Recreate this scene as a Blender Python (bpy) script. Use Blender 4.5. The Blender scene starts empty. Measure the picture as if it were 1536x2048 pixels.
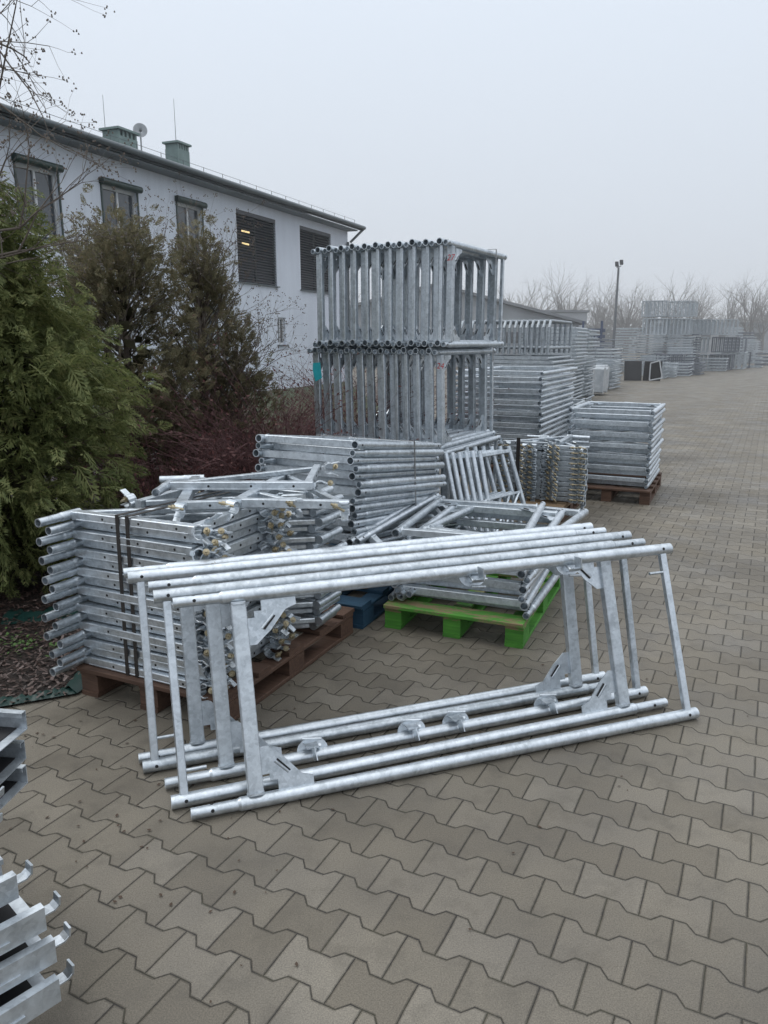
import bpy, math, random
import numpy as np
from mathutils import Vector, Matrix
random.seed(7); rng=np.random.default_rng(7)
scene=bpy.context.scene
COL=scene.collection
V=Vector
# ------------------------------------------------------------------ materials
def new_mat(name):
    m=bpy.data.materials.new(name); m.use_nodes=True
    nt=m.node_tree; b=nt.nodes["Principled BSDF"]
    return m,nt,b
def mathn(nt,op,a,b=None,c=None,clamp=False):
    n=nt.nodes.new("ShaderNodeMath"); n.operation=op; n.use_clamp=clamp
    for i,x in enumerate((a,b,c)):
        if x is None: continue
        if isinstance(x,(int,float)): n.inputs[i].default_value=x
        else: nt.links.new(x,n.inputs[i])
    return n.outputs[0]
def mixc(nt,f,a,b,mode='MIX'):
    n=nt.nodes.new("ShaderNodeMix"); n.data_type='RGBA'; n.blend_type=mode
    if isinstance(f,(int,float)): n.inputs[0].default_value=f
    else: nt.links.new(f,n.inputs[0])
    for i,x in ((6,a),(7,b)):
        if isinstance(x,tuple): n.inputs[i].default_value=(*x,1) if len(x)==3 else x
        else: nt.links.new(x,n.inputs[i])
    return n.outputs[2]
def noise(nt,vec,scale,detail=3,rough=.5):
    n=nt.nodes.new("ShaderNodeTexNoise"); n.inputs['Scale'].default_value=scale
    n.inputs['Detail'].default_value=detail; n.inputs['Roughness'].default_value=rough
    if vec is not None: nt.links.new(vec,n.inputs['Vector'])
    return n.outputs['Fac']
def ramp(nt,fac,stops):
    n=nt.nodes.new("ShaderNodeValToRGB"); cr=n.color_ramp
    while len(cr.elements)<len(stops): cr.elements.new(.5)
    for e,(p,c) in zip(cr.elements,stops):
        e.position=p; e.color=(*c,1) if len(c)==3 else c
    nt.links.new(fac,n.inputs[0]); return n.outputs[0]
def bump(nt,b,h,strength,dist):
    n=nt.nodes.new("ShaderNodeBump"); n.inputs['Strength'].default_value=strength
    n.inputs['Distance'].default_value=dist
    nt.links.new(h,n.inputs['Height']); nt.links.new(n.outputs[0],b.inputs['Normal'])
def objcoord(nt,rand=True):
    tc=nt.nodes.new("ShaderNodeTexCoord"); o=tc.outputs['Object']
    if not rand: return o
    oi=nt.nodes.new("ShaderNodeObjectInfo")
    s=mathn(nt,'MULTIPLY',oi.outputs['Random'],37.0)
    n=nt.nodes.new("ShaderNodeVectorMath"); n.operation='ADD'
    nt.links.new(o,n.inputs[0]); 
    cx=nt.nodes.new("ShaderNodeCombineXYZ")
    for i in range(3): nt.links.new(s,cx.inputs[i])
    nt.links.new(cx.outputs[0],n.inputs[1]); return n.outputs[0]
def galv(name,lo,hi,metal=.8,ro=(.3,.55)):
    m,nt,b=new_mat(name); o=objcoord(nt)
    n1=noise(nt,o,15,6,.7)
    vo=nt.nodes.new("ShaderNodeTexVoronoi"); vo.inputs['Scale'].default_value=75
    nt.links.new(o,vo.inputs['Vector'])
    cs=nt.nodes.new("ShaderNodeSeparateColor"); nt.links.new(vo.outputs['Color'],cs.inputs[0])
    oi=nt.nodes.new("ShaderNodeObjectInfo")
    f=mathn(nt,'ADD',n1,mathn(nt,'MULTIPLY',mathn(nt,'SUBTRACT',cs.outputs[0],.5),.18))
    f=mathn(nt,'ADD',f,mathn(nt,'MULTIPLY',mathn(nt,'SUBTRACT',oi.outputs['Random'],.5),.22))
    c=ramp(nt,f,[(.28,lo),(.5,tuple((x*.45+y*.55) for x,y in zip(lo,hi))),(.72,hi)])
    nt.links.new(c,b.inputs['Base Color'])
    b.inputs['Metallic'].default_value=metal
    r=mathn(nt,'ADD',mathn(nt,'MULTIPLY',noise(nt,o,30,3),ro[1]-ro[0]),ro[0])
    r=mathn(nt,'ADD',r,mathn(nt,'MULTIPLY',cs.outputs[1],.10))
    nt.links.new(r,b.inputs['Roughness'])
    bump(nt,b,n1,.15,.002)
    return m
GALV=galv("galvanised_steel",(.40,.44,.47),(.69,.74,.785),.85,(.22,.42))
GALVD=galv("galvanised_dull",(.37,.405,.435),(.62,.67,.71),.72,(.30,.48))
GFAR=galv("galvanised_far",(.28,.31,.335),(.53,.57,.60),.55,(.45,.65))  # greyer, rougher galvanised variant tuned for the more distant bundles
GDRK=galv("dull_grey_steel",(.10,.11,.13),(.24,.26,.29),.4,(.5,.7))
def simple(name,c1,c2=None,scale=8,rough=.7,metal=0,bmp=0,det=4):
    m,nt,b=new_mat(name); c2=c2 or tuple(x*.75 for x in c1)
    o=objcoord(nt); n=noise(nt,o,scale,det,.6)
    c=ramp(nt,n,[(.3,c2),(.7,c1)]); nt.links.new(c,b.inputs['Base Color'])
    b.inputs['Roughness'].default_value=rough; b.inputs['Metallic'].default_value=metal
    if bmp: bump(nt,b,n,bmp,.01)
    return m
BLACK=simple("dark_hole_and_shade",(.01,.01,.012))  # black for drilled holes and for shade painted inside the trays
BRASS=simple("yellow_zinc_bolt",(.48,.42,.29),(.32,.27,.18),30,.35,.8)
def wood(name,c1,c2,under=None):
    m,nt,b=new_mat(name); o=objcoord(nt)
    mp=nt.nodes.new("ShaderNodeMapping"); mp.inputs['Scale'].default_value=(2,30,30)
    nt.links.new(o,mp.inputs[0]); n=noise(nt,mp.outputs[0],2.5,5,.6)
    n2=noise(nt,o,6,3); f=mathn(nt,'ADD',mathn(nt,'MULTIPLY',n,.6),mathn(nt,'MULTIPLY',n2,.4))
    c=ramp(nt,f,[(.3,c2),(.7,c1)])
    if under:
        mp2=nt.nodes.new("ShaderNodeMapping"); mp2.inputs['Scale'].default_value=(3,9,9); nt.links.new(o,mp2.inputs[0])
        w=noise(nt,mp2.outputs[0],2.2,5,.7)
        c=mixc(nt,ramp(nt,w,[(.46,(0,0,0)),(.56,(1,1,1))]),c,under)
    nt.links.new(c,b.inputs['Base Color'])
    b.inputs['Roughness'].default_value=.75; bump(nt,b,n,.4,.004); return m
WOODB=wood("wet_brown_wood",(.13,.072,.047),(.045,.025,.017))
WOODG=wood("green_painted_wood",(.095,.33,.04),(.035,.14,.02))
WOODG2=wood("worn_green_wood",(.095,.32,.04),(.035,.14,.02),(.22,.17,.09))
WOODBL=wood("blue_painted_wood",(.02,.075,.13),(.012,.035,.065))
WOODN=wood("raw_wood",(.26,.19,.11),(.16,.10,.06))
STRAP=simple("dark_strap",(.035,.03,.028),(.02,.017,.015),20,.5)
STRAPG=simple("grey_steel_strap",(.25,.26,.27),None,20,.4,.6)
RED=simple("red_marker",(.55,.05,.05))
TEAL=simple("teal_plastic",(.03,.36,.40),(.02,.28,.32),10,.4)
# ------------------------------------------------------------------ mesh builder
class MB:
    def __init__(s): s.v=[];s.f=[];s.s=[];s.m=[]
    def add(s,vs,fs,sm=False,mi=0):
        o=len(s.v); s.v+= [tuple(x) for x in vs]
        for f in fs: s.f.append([o+i for i in f]); s.s.append(sm); s.m.append(mi)
    def cyl(s,p0,p1,r0,r1=None,seg=10,cap=True,hollow=(0,0),mi=0):
        p0=V(p0);p1=V(p1); r1=r0 if r1 is None else r1
        a=(p1-p0); L=a.length
        if L<1e-6: return
        a/=L; u=a.orthogonal().normalized(); w=a.cross(u)
        cs=[(math.cos(2*math.pi*i/seg),math.sin(2*math.pi*i/seg)) for i in range(seg)]
        R=lambda p,r:[p+u*(c*r)+w*(d*r) for c,d in cs]
        s.add(R(p0,r0)+R(p1,r1),[[i,(i+1)%seg,seg+(i+1)%seg,seg+i] for i in range(seg)],True,mi)
        if not cap: return
        for k,(p,r,d) in enumerate(((p0,r0,1),(p1,r1,-1))):
            if hollow[k]:
                ri=r*.8; dep=min(.1,L*.4)
                vs=R(p,r)+R(p,ri)+R(p+a*(d*dep),ri)
                q=[[i,(i+1)%seg,seg+(i+1)%seg,seg+i] for i in range(seg)]
                if d==1: q=[list(reversed(x)) for x in q]
                s.add(vs,q,False,mi)
                q2=[[seg+x for x in y] for y in q]; s.add(vs,q2,True,mi)
                cp=[2*seg+i for i in range(seg)]
                s.add(vs,[cp if d==-1 else cp[::-1]],False,mi)
            else:
                c=list(range(seg)); s.add(R(p,r),[c if k else c[::-1]],False,mi)
    def bar(s,p0,p1,w,h,up=(0,0,1),ch=.004,mi=0):
        p0=V(p0);p1=V(p1);a=(p1-p0).normalized(); up=V(up)
        sd=a.cross(up)
        if sd.length<1e-4: sd=a.orthogonal()
        sd.normalize(); u=sd.cross(a).normalized()
        W=w/2;H=h/2;c=min(ch,W*.45,H*.45)
        pr=[(-W+c,-H),(W-c,-H),(W,-H+c),(W,H-c),(W-c,H),(-W+c,H),(-W,H-c),(-W,-H+c)]
        vs=[p0+sd*x+u*y for x,y in pr]+[p1+sd*x+u*y for x,y in pr]
        fs=[[i,(i+1)%8,8+(i+1)%8,8+i] for i in range(8)]
        fs.append(list(range(7,-1,-1))); fs.append(list(range(8,16)))
        s.add(vs,fs,False,mi)
    def box(s,lo,hi,mi=0):
        x0,y0,z0=lo;x1,y1,z1=hi
        vs=[(x0,y0,z0),(x1,y0,z0),(x1,y1,z0),(x0,y1,z0),(x0,y0,z1),(x1,y0,z1),(x1,y1,z1),(x0,y1,z1)]
        s.add(vs,[[3,2,1,0],[4,5,6,7],[0,1,5,4],[1,2,6,5],[2,3,7,6],[3,0,4,7]],False,mi)
    def ext(s,pts,n,mi=0):
        n=V(n); k=len(pts); a=[V(p)-n/2 for p in pts]; b=[V(p)+n/2 for p in pts]
        s.add(a+b,[list(range(k))[::-1],list(range(k,2*k))]+[[i,(i+1)%k,k+(i+1)%k,k+i] for i in range(k)],False,mi)
    def quad(s,pts,mi=0): s.add(pts,[list(range(len(pts)))],False,mi)
    def mesh(s,name,mats):
        me=bpy.data.meshes.new(name); me.from_pydata(s.v,[],s.f)
        me.polygons.foreach_set('use_smooth',s.s); me.polygons.foreach_set('material_index',s.m)
        for m in (mats if isinstance(mats,(list,tuple)) else [mats]): me.materials.append(m)
        me.update(); return me
def link(o,parent=None):
    COL.objects.link(o)
    if parent is not None: o.parent=parent
    return o
def mobj(name,me,parent=None,**kw):
    o=bpy.data.objects.new(name,me); link(o,parent)
    for k,v in kw.items(): o[k]=v
    return o
def empty(name,label,cat,group=None,mat=None):
    o=bpy.data.objects.new(name,None); o.empty_display_size=.1; link(o)
    o["label"]=label;o["category"]=cat
    if group:o["group"]=group
    if mat is not None:o.matrix_world=mat
    return o
def copy_thing(src,mat):
    def rec(o,par):
        n=o.copy(); COL.objects.link(n)
        if par is not None: n.parent=par
        for c in KIDS.get(o.name,[]): rec(c,n)
        return n
    n=rec(src,None); n.matrix_world=mat; return n
KIDS={}
def kid(name,me,parent,**kw):
    o=mobj(name,me,parent,**kw); KIDS.setdefault(parent.name,[]).append(o); return o
def basis(o,ex,ez):
    ex=V(ex).normalized(); ez=V(ez); ez=(ez-ex*ez.dot(ex)).normalized(); ey=ez.cross(ex)
    m=Matrix((ex,ey,ez)).transposed().to_4x4(); m.translation=V(o); return m
def frame_mat(o,ex,ez,L,W,flip):
    o=V(o);ex=V(ex).normalized();ez=V(ez);ez=(ez-ex*ez.dot(ex)).normalized()
    if flip: o=o+ex*L+ez*W; ex=-ex; ez=-ez
    return basis(o,ex,ez)
def DR(deg):
    a=math.radians(deg); return V((math.sin(a),math.cos(a),0)),V((math.cos(a),-math.sin(a),0))
# ------------------------------------------------------------------ scaffold frame
MC={}
def cached(key,fn):
    if key not in MC: MC[key]=fn()
    return MC[key]
def tube_mesh(L,r=.0242,seg=16,sp=.16):
    def f():
        b=MB()
        b.cyl((sp+.01,0,0),(L,0,0),r,seg=seg,hollow=(0,1))
        b.cyl((sp,0,0),(sp+.01,0,0),r*.8,r,seg=seg,cap=False)
        b.cyl((0,0,0),(sp+.005,0,0),r*.8,seg=seg,hollow=(1,0))
        for x in (sp*.45,L-.05):
            rr=r*.8 if x<.1 else r
            b.cyl((x,-rr-.0008,0),(x,-rr+.003,0),.0065,seg=8,mi=1)
            b.cyl((x,0,rr-.003),(x,0,rr+.0008),.0065,seg=8,mi=1)
        return b.mesh("tube",[GALV,BLACK])
    return cached(('tube',L,r,seg,sp),f)
def gusset_mesh(s,sx):
    def f():
        b=MB(); g=sx
        pts=[(0,.07),(0,.175),(.03,.175),(.065,.145),(.09,.125),(.155,.05),(.20,.035),(.20,0),(.06,0),(.06,.045),(.03,.045),(.03,.07)]
        b.ext([V((x*s,0,z*s*g)) for x,z in pts],(0,.006,0))
        b.cyl((.055*s,0,.115*s*g),(.105*s,0,.065*s*g),.008,seg=10)
        b.ext([V((x*s,0,z*s*g)) for x,z in ((.062,.118),(.066,.122),(.112,.072),(.108,.068))],(0,.0175,0),mi=1)
        return b.mesh("gusset_plate",[GALV,BLACK])
    return cached(('gus',s,sx),f)
def hook_mesh():
    def f():
        b=MB()
        pts=[(math.cos(a)*.062,math.sin(a)*.05+.018) for a in np.linspace(0,math.pi,12)]
        b.ext([V((x,.012,z)) for x,z in pts],(0,.005,0))
        b.bar((-.01,-.008,.05),(-.01,-.05,.04),.05,.005,(0,0,1),.001)
        b.bar((-.01,-.05,.042),(-.005,-.062,-.005),.05,.005,(1,0,0),.001)
        b.bar((-.01,.01,.05),(-.01,-.01,.05),.05,.005,(0,0,1),.001)
        b.cyl((-.04,-.01,.072),(.03,-.03,.066),.006,seg=8)
        b.cyl((.02,0,.02),(.02,-.034,.045),.006,seg=8)
        return b.mesh("guardrail_hook",GALV)
    return cached('hook',f)
def make_frame(L,W,label,group,hooks=(),gus=1.0,mat=None,name="steel_scaffold",cb=.052,seg=16,sp=.16,cx=.225,double=False,cy=.038):
    e=empty(name,label,"scaffold frame",group,mat)
    t=tube_mesh(L,seg=seg,sp=sp)
    kid("tube",t,e); k=kid("tube",t,e); k.location=(0,0,W)
    def bars(x):
        def f():
            b=MB(); b.bar((x,0,.02),(x,0,W-.02),cb,cy,(0,1,0),.003)
            b.cyl((x,0,.024),(x,0,.030),cb*.6,seg=10)
            b.cyl((x,0,W-.030),(x,0,W-.024),cb*.6,seg=10)
            return b.mesh("crossbar",GALVD)
        return f
    kid("crossbar",cached(('cb',L,W,cb,cx,cy),bars(cx)),e)
    def eb():
        b=MB(); b.bar((L-.045,0,.018),(L-.045,0,W-.018),.03,.026,(0,1,0),.003)
        return b.mesh("end_bar",GALV)
    def lp():
        b=MB(); b.cyl((L-.13,-.004,W*.86),(L-.03,-.004,W*.86),.0065,seg=8); return b.mesh("locking_pin",GALV)
    if double: kid("crossbar",cached(('cb',L,W,cb,L-.06,cy),bars(L-.06)),e)
    else:
        kid("end_bar",cached(('eb',L,W),eb),e)
        if L>2: kid("locking_pin",cached(('lp',L,W),lp),e)
    xo=cx+cb/2
    if gus:
        g=kid("gusset_plate",gusset_mesh(gus,1),e); g.location=(xo,0,.02)
        g=kid("gusset_plate",gusset_mesh(gus,-1),e); g.location=(xo,0,W-.02)
    for x,side in hooks:
        h=kid("guardrail_hook",hook_mesh(),e)
        if side: h.matrix_local=Matrix.Translation((x,0,W))@Matrix.Rotation(math.pi,4,'Y')
        else: h.location=(x,0,0)
    return e
class Stamp:
    def __init__(s,make): s.make=make; s.p=None
    def put(s,m):
        if s.p is None: s.p=s.make(); s.p.matrix_world=m; return s.p
        return copy_thing(s.p,m)
# ------------------------------------------------------------------ foreground leaning frames
FG="galvanised scaffold frames leaning together on the paving"
fl=[((-.66,2.27),(1.36,2.99),0,[(1.17,1),(1.62,1)],"front galvanised scaffold frame leaning on others on paving",20.3),
    ((-.745,2.335),(1.27,3.09),1,[],"galvanised scaffold frame turned end for end in leaning row",18.5),
    ((-.80,2.45),(1.22,3.20),0,[(.56,0),(.98,0),(1.18,0),(1.62,0)],"galvanised scaffold frame with guardrail hooks in leaning row",15.8),
    ((-.915,2.56),(1.11,3.28),1,[],"galvanised scaffold frame turned end for end in leaning row",14.2),
    ((-.95,2.62),(1.05,3.35),0,[],"rear galvanised scaffold frame leaning against stacked brackets",14.4)]
for i,(a,c,flip,hk,lab,ln) in enumerate(fl):
    A=V((*a,.026)); C=V((*c,.026)); ex=(C-A).normalized()
    n=V((-ex.y,ex.x,0)); lean=math.radians(ln)
    ez=n*math.sin(lean)+V((0,0,1))*math.cos(lean)
    make_frame(2.14,.72,lab,FG,hk,.92,frame_mat(A,ex,ez,2.14,.72,flip),seg=24,cb=.054,cy=.036)
# ------------------------------------------------------------------ pallets
def pallet(mat4,w,d,wm,label,dm=None):
    dm=dm or wm
    e=empty("wooden_pallet",label,"pallet","wooden pallets in the storage yard",mat4)
    b=MB(); n=5
    for i in range(n):
        y=.05+(d-.1)*i/(n-1)
        b.bar((0,y,.133),(w,y,.133),.1 if i%2 else .135,.022,(0,0,1),.003)
    for x in (.05,w/2,w-.05): b.bar((x,0,.111),(x,d,.111),.1,.02,(0,0,1),.003)
    kid("deck",b.mesh("deck",dm),e)
    sk=MB(); sk.bar((0,0,.011),(0,d,.011),.1,.022,(0,0,1),.003); sm=sk.mesh("skid",wm)
    for x in (.05,w/2,w-.05): kid("skid",sm,e).location=(x,0,0)
    bl=MB(); bl.box((-.05,-.07,.0225),(.05,.07,.1005)); bm=bl.mesh("block",wm)
    for x in (.05,w/2,w-.05):
        for y in (.075,d/2,d-.075):
            k=kid("block",bm,e); k.location=(x,y,0)
    return e
def near_corner_mat(c,deg,w):
    D,R=DR(deg); o=V((c[0],c[1],0))-R*w
    return basis(o,R,(0,0,1))
# ------------------------------------------------------------------ stack A : brackets
def clamp_mesh():
    def f():
        b=MB(); r=.030
        an=np.linspace(math.radians(60),math.radians(300),10)
        for a0,a1 in zip(an[:-1],an[1:]):
            p=V((math.cos(a0)*r+r,0,math.sin(a0)*r)); q=V((math.cos(a1)*r+r,0,math.sin(a1)*r))
            b.bar(p,q,.042,.006,V((math.cos((a0+a1)/2),0,math.sin((a0+a1)/2))),.001)
        b.bar((.045,0,.026),(.085,0,.035),.03,.007,(0,0,1),.001)
        b.bar((.045,0,-.026),(.08,0,-.04),.03,.007,(0,0,1),.001)
        b.cyl((-.002,-.02,-.0),(-.002,.02,0),.012,seg=8)
        return b.mesh("coupler",GALV)
    return cached('clamp',f)
def bolt_mesh():
    def f():
        b=MB(); b.cyl((0,0,-.03),(0,0,.036),.006,seg=8); b.cyl((0,0,.012),(0,0,.023),.012,seg=6)
        b.cyl((0,0,.009),(0,0,.012),.014,seg=12)
        return b.mesh("bolt",BRASS)
    return cached('bolt',f)
def make_bracket(label,group,more=False):
    e=empty("scaffold_bracket",label,"scaffold bracket",group)
    def m1():
        b=MB(); b.bar((.02,-.001,0),(.69,-.001,0),.046,.0385,(0,0,1),.003)
        b.bar((.05,-.024,.015),(.66,-.024,.015),.004,.006,(0,0,1),.001); 
        b.bar((.05,-.024,-.015),(.66,-.024,-.015),.004,.006,(0,0,1),.001)
        for x in (.2,.4,.6): b.cyl((x,-.0245,0),(x,-.02,0),.006,seg=8,mi=1)
        return b.mesh("top_bar",[GALV,BLACK])
    kid("top_bar",cached('brb',m1),e)
    def m2():
        b=MB(); b.cyl((0,.04,0),(0,-.06,0),.0214,seg=14); b.cyl((0,-.06,0),(0,-.068,0),.0214,.0192,seg=14,cap=False)
        b.cyl((0,-.065,0),(0,-.185,0),.0192,seg=14,hollow=(0,1)); return b.mesh("spigot",GALV)
    kid("spigot",cached('brs',m2),e)
    def m3():
        b=MB(); b.bar((.665,.02,0),(.665,.50,0),.036,.0385,(0,0,1),.003)
        for y in (.12,.25,.38): b.cyl((.6825,y,0),(.6845,y,0),.006,seg=8,mi=1)
        return b.mesh("wall_bar",[GALVD,BLACK])
    kid("wall_bar",cached('brw',m3),e)
    def m4():
        b=MB(); b.bar((.03,.03,0),(.65,.46,0),.03,.026,(0,0,1),.004); return b.mesh("diagonal_brace",GALV)
    kid("diagonal_brace",cached('brd',m4),e)
    for y in ((-.02,.05,.45,.52) if more else (.0,.49)):
        c=kid("coupler",clamp_mesh(),e); c.location=(.70,y,0)
        c.rotation_euler=(random.uniform(-.2,.2),random.uniform(-.5,.5),random.uniform(-.4,.4))
        c=kid("bolt",bolt_mesh(),e); c.location=(.77+random.uniform(-.01,.012),y-.012,random.uniform(-.01,.02)); c.rotation_euler=(1.2+random.uniform(-.4,.4),.5+random.uniform(-.5,.5),.2)
    return e
DA,RA=DR(25)
Wc=V((-.765,2.97,0)); OA=Wc-RA*.675
pallet(near_corner_mat((-.68,2.88),25,.8),.8,1.2,WOODB,"wet brown wooden pallet under stacked scaffold brackets")
GB="galvanised scaffold brackets stacked flat on a pallet"
NL=17
SBs=[Stamp(lambda:make_bracket("galvanised scaffold bracket stacked flat on wooden pallet",GB,True)) for _ in range(4)]
S2s=[Stamp(lambda:make_bracket("galvanised scaffold bracket with spigot turned to back of stack",GB)) for _ in range(3)]
for i in range(NL):
    z=.167+i*.0428
    s=(.014 if i%2 else -.012)+random.uniform(-.008,.008)
    j=random.uniform(-.008,.008)
    m=basis(OA+RA*s+DA*(random.uniform(-.008,.008)+(.022 if i%2 else -.006))+V((0,0,z)),RA*math.cos(j*3)+DA*math.sin(j*3),(0,0,1))
    SBs[i%4].put(m)
for i in range(NL):
    z=.167+i*.0428+.004
    ang=random.uniform(-.04,.04)
    O2=OA+RA*(.77+random.uniform(-.02,.02)+(.04 if i%2 else 0))+DA*(.80+random.uniform(-.02,.02))+V((0,0,z))
    ex=(-RA*math.cos(ang)+DA*math.sin(ang))
    S2s[i%3].put(basis(O2,ex,(0,0,1)))
loose=[(OA+RA*.10+DA*.72+V((0,0,.900)),RA*.55-DA*.83,.0),
       (OA+RA*.22+DA*.36+V((0,0,.937)),RA*.90+DA*.42,.03),
       (OA+RA*.50+DA*.95+V((0,0,.905)),RA*.25-DA*.97,-.02)]
sb3=Stamp(lambda:make_bracket("loose galvanised scaffold bracket lying on top of the stack",GB))
for p,ex,t in loose: sb3.put(basis(p,ex,V((t,0,1))))
for off in (.27,.325):
    f0=OA+RA*off-DA*.035; f1=f0+DA*.60
    z=lambda p,h:V((p.x,p.y,h))
    b=MB()
    b.bar(z(f0,.12),z(f0+RA*.012,.880),.02,.003,DA,.0005)
    b.bar(z(f0+RA*.012,.880),z(f1+RA*.1,.885),.02,.003,(0,0,1),.0005)
    o=mobj("strapping_band",b.mesh("strapping_band",STRAP)); o["label"]="dark band tied down over the stacked brackets";o["category"]="strap";o["group"]="strapping bands around stacked steel"
# ------------------------------------------------------------------ tall stack (three bundles)
DT,RT=DR(30)
CT=V((.46,5.68,0)); LT=1.17; WT=.72
GT="galvanised scaffold frames bundled upright in a tall stack"
st=Stamp(lambda:make_frame(LT,WT,"galvanised scaffold frame standing upright in a tall bundled stack",GT,(),.8,cb=.05,cy=.046,seg=12,sp=.08,cx=.10))
tall=[]
for bnd,(z0,sh) in enumerate(((.035,.02),(.80,.045),(1.575,0.0))):
    n=23
    for i in range(n):
        p=CT-RT*(.025+i*.0525+random.uniform(-.002,.002)+(sh if bnd==1 else 0))+DT*random.uniform(-.016,.016)
        p.z=z0+random.uniform(0,.008)+(.010 if i%2 else 0)
        ez=V((0,0,1))+RT*random.uniform(-.005,.005)-RT*(.025 if bnd==1 else 0)
        flip=(i%2==1)
        o=st.put(frame_mat(p,DT,ez,LT,WT,flip)); tall.append(o)
def text_mark(body,size,mat,mw,parent):
    cu=bpy.data.curves.new("t",'FONT'); cu.body=body; cu.size=size; cu.extrude=.0006; cu.shear=.2
    o=bpy.data.objects.new("t",cu); COL.objects.link(o)
    dg=bpy.context.evaluated_depsgraph_get(); me=bpy.data.meshes.new_from_object(o.evaluated_get(dg))
    bpy.data.objects.remove(o); me.materials.clear(); me.materials.append(mat); me.name="number_mark"
    k=mobj("number_mark",me,parent); k.matrix_world=mw; return k
bpy.context.view_layer.update()
for bnd,txt in ((2,"27"),(1,"24")):
    o=tall[bnd*23]
    p=o.matrix_world@V((.10-.0262,0,.60)); p=p-RT*.022
    text_mark(txt,.06,RED,Matrix(((RT.x,0,-DT.x,p.x),(RT.y,0,-DT.y,p.y),(0,1,0,p.z),(0,0,0,1))),o)
bpy.context.view_layer.update()
for zz in (.80+WT+.036,1.575+WT+.036):
    b=MB(); y=.85
    b.bar(CT+DT*y+V((0,0,zz))+RT*.03,CT-RT*1.2+DT*y+V((0,0,zz)),.02,.002,(0,0,1),.0004)
    b.bar(CT+DT*y+V((0,0,zz))+RT*.03,CT+DT*y+V((0,0,zz-.12))+RT*.03,.02,.002,RT,.0004)
    o=mobj("strapping_band",b.mesh("strapping_band",STRAPG));o["label"]="thin grey steel band around a bundle of frames";o["category"]="strap";o["group"]="strapping bands around stacked steel"
b=MB(); p=CT-RT*1.19+DT*-.02+V((0,0,1.43))
b.ext([p,p+RT*.07+V((0,0,.005)),p+RT*.085+V((0,0,-.12)),p+RT*.02+V((0,0,-.15)),p+RT*-.005+V((0,0,-.06))],DT*.003)
o=mobj("plastic_tag",b.mesh("plastic_tag",TEAL));o["label"]="teal plastic tag tied to a bundled steel frame";o["category"]="tag"
def bearer(p,q,w,h,label):
    b=MB(); b.bar(p,q,w,h); o=mobj("timber_bearer",b.mesh("timber_bearer",WOODB));o["label"]=label;o["category"]="timber";o["group"]="timber bearers"
for d in (.12,1.0): bearer(CT+DT*d+RT*.02+V((0,0,.0045)),CT+DT*d-RT*1.2+V((0,0,.0045)),.08,.009,"thin wet timber bearer under the tall frame stack")
# ------------------------------------------------------------------ flat stacks
def flat_stack(corner,deg,L,W,z0,n,dz,label,group,jit=.02,rot=.02,gus=.8,seg=12,skew=0,double=True,tilt=0):
    D,R=DR(deg)
    stp=Stamp(lambda:make_frame(L,W,label,group,(),gus,seg=seg,sp=.12,cx=.15,double=double,cb=.05,cy=.044))
    for i in range(n):
        a=random.uniform(-rot,rot)+skew*i; D2=D*math.cos(a)+R*math.sin(a); R2=R*math.cos(a)-D*math.sin(a)
        o=V((corner[0],corner[1],z0+i*dz))+D*random.uniform(-jit,jit)+R*random.uniform(-jit,jit)
        stp.put(frame_mat(o,D2-V((0,0,tilt)),-R2,L,W,i%2==1))
pallet(near_corner_mat((-.12,4.02),24,.8),.8,1.2,WOODBL,"dark blue wooden pallet beneath stacked flat frames")
flat_stack((-.17,4.22),27,1.25,.66,.335,16,.0465,"short galvanised frame lying flat in a strapped stack","short galvanised frames stacked flat on a blue pallet",.022,.022,seg=16,gus=.0,tilt=.125)
DC,RC=DR(27)
for d,h in ((.14,.165),(1.08,.045)):
    q=V((-.17,4.22,.145+h/2))+DC*d; bearer(q+RC*.02,q-RC*.68,.08,h,"timber bearer wedged under tilted frame stack")
stl=Stamp(lambda:make_frame(1.2,.42,"galvanised frame slanting against the strapped frame stack","loose galvanised frames slanting beside the stack",(),0,seg=16,sp=.12,cx=.15,double=True))
for k in range(3):
    stl.put(frame_mat(V((.04+.05*k,4.08-.03*k,.17+.02*k)),V((.42,.86,.10-.03*k)),V((-.60-.05*k,.24,.62)),1.2,.42,k%2))
pallet(near_corner_mat((.74,3.74),23,.8),.8,1.2,WOODG,"worn green painted wooden pallet holding loose galvanised frames",WOODG2)
flat_stack((.755,3.80),22,1.2,.72,.17,8,.046,"galvanised frame lying loosely flat on green pallet","galvanised frames piled on the green pallet",.03,.04,seg=16,gus=.7)
DG,RG=DR(23)
stg=Stamp(lambda:make_frame(1.2,.70,"tilted galvanised frame on top of the green pallet pile","galvanised frames piled on the green pallet",(),.7,seg=16,sp=.12,cx=.15,double=True))
for k,(dx,dy,z,rr,tilt) in enumerate(((.02,.06,.52,.08,.0),(-.05,.06,.55,-.10,.0))):
    D2=DG*math.cos(rr)+RG*math.sin(rr); R2=RG*math.cos(rr)-DG*math.sin(rr)
    stg.put(frame_mat(V((.755,3.80,z-.0))+RG*dx+DG*dy,D2+V((0,0,tilt-.03)),-R2,1.2,.70,k%2))
b=MB(); p0=V((-.17,4.22,1.06-.09))+DC*.72+RC*.045
b.bar(p0-RC*.74,p0,.02,.002,(0,0,1),.0004); b.bar(p0,V((p0.x,p0.y,.15))+DC*.06,.02,.002,RC,.0004)
o=mobj("strapping_band",b.mesh("strapping_band",STRAPG));o["label"]="grey steel band holding the short frames together";o["category"]="strap";o["group"]="strapping bands around stacked steel"
pallet(near_corner_mat((2.66,7.35),25,.85),.85,1.2,WOODB,"brown wooden pallet under a neat stack of flat frames")
flat_stack((2.64,7.42),25,1.15,.80,.17,14,.057,"galvanised frame lying flat in a neat stack","galvanised frames stacked flat on a brown pallet",.010,.010)
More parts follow.
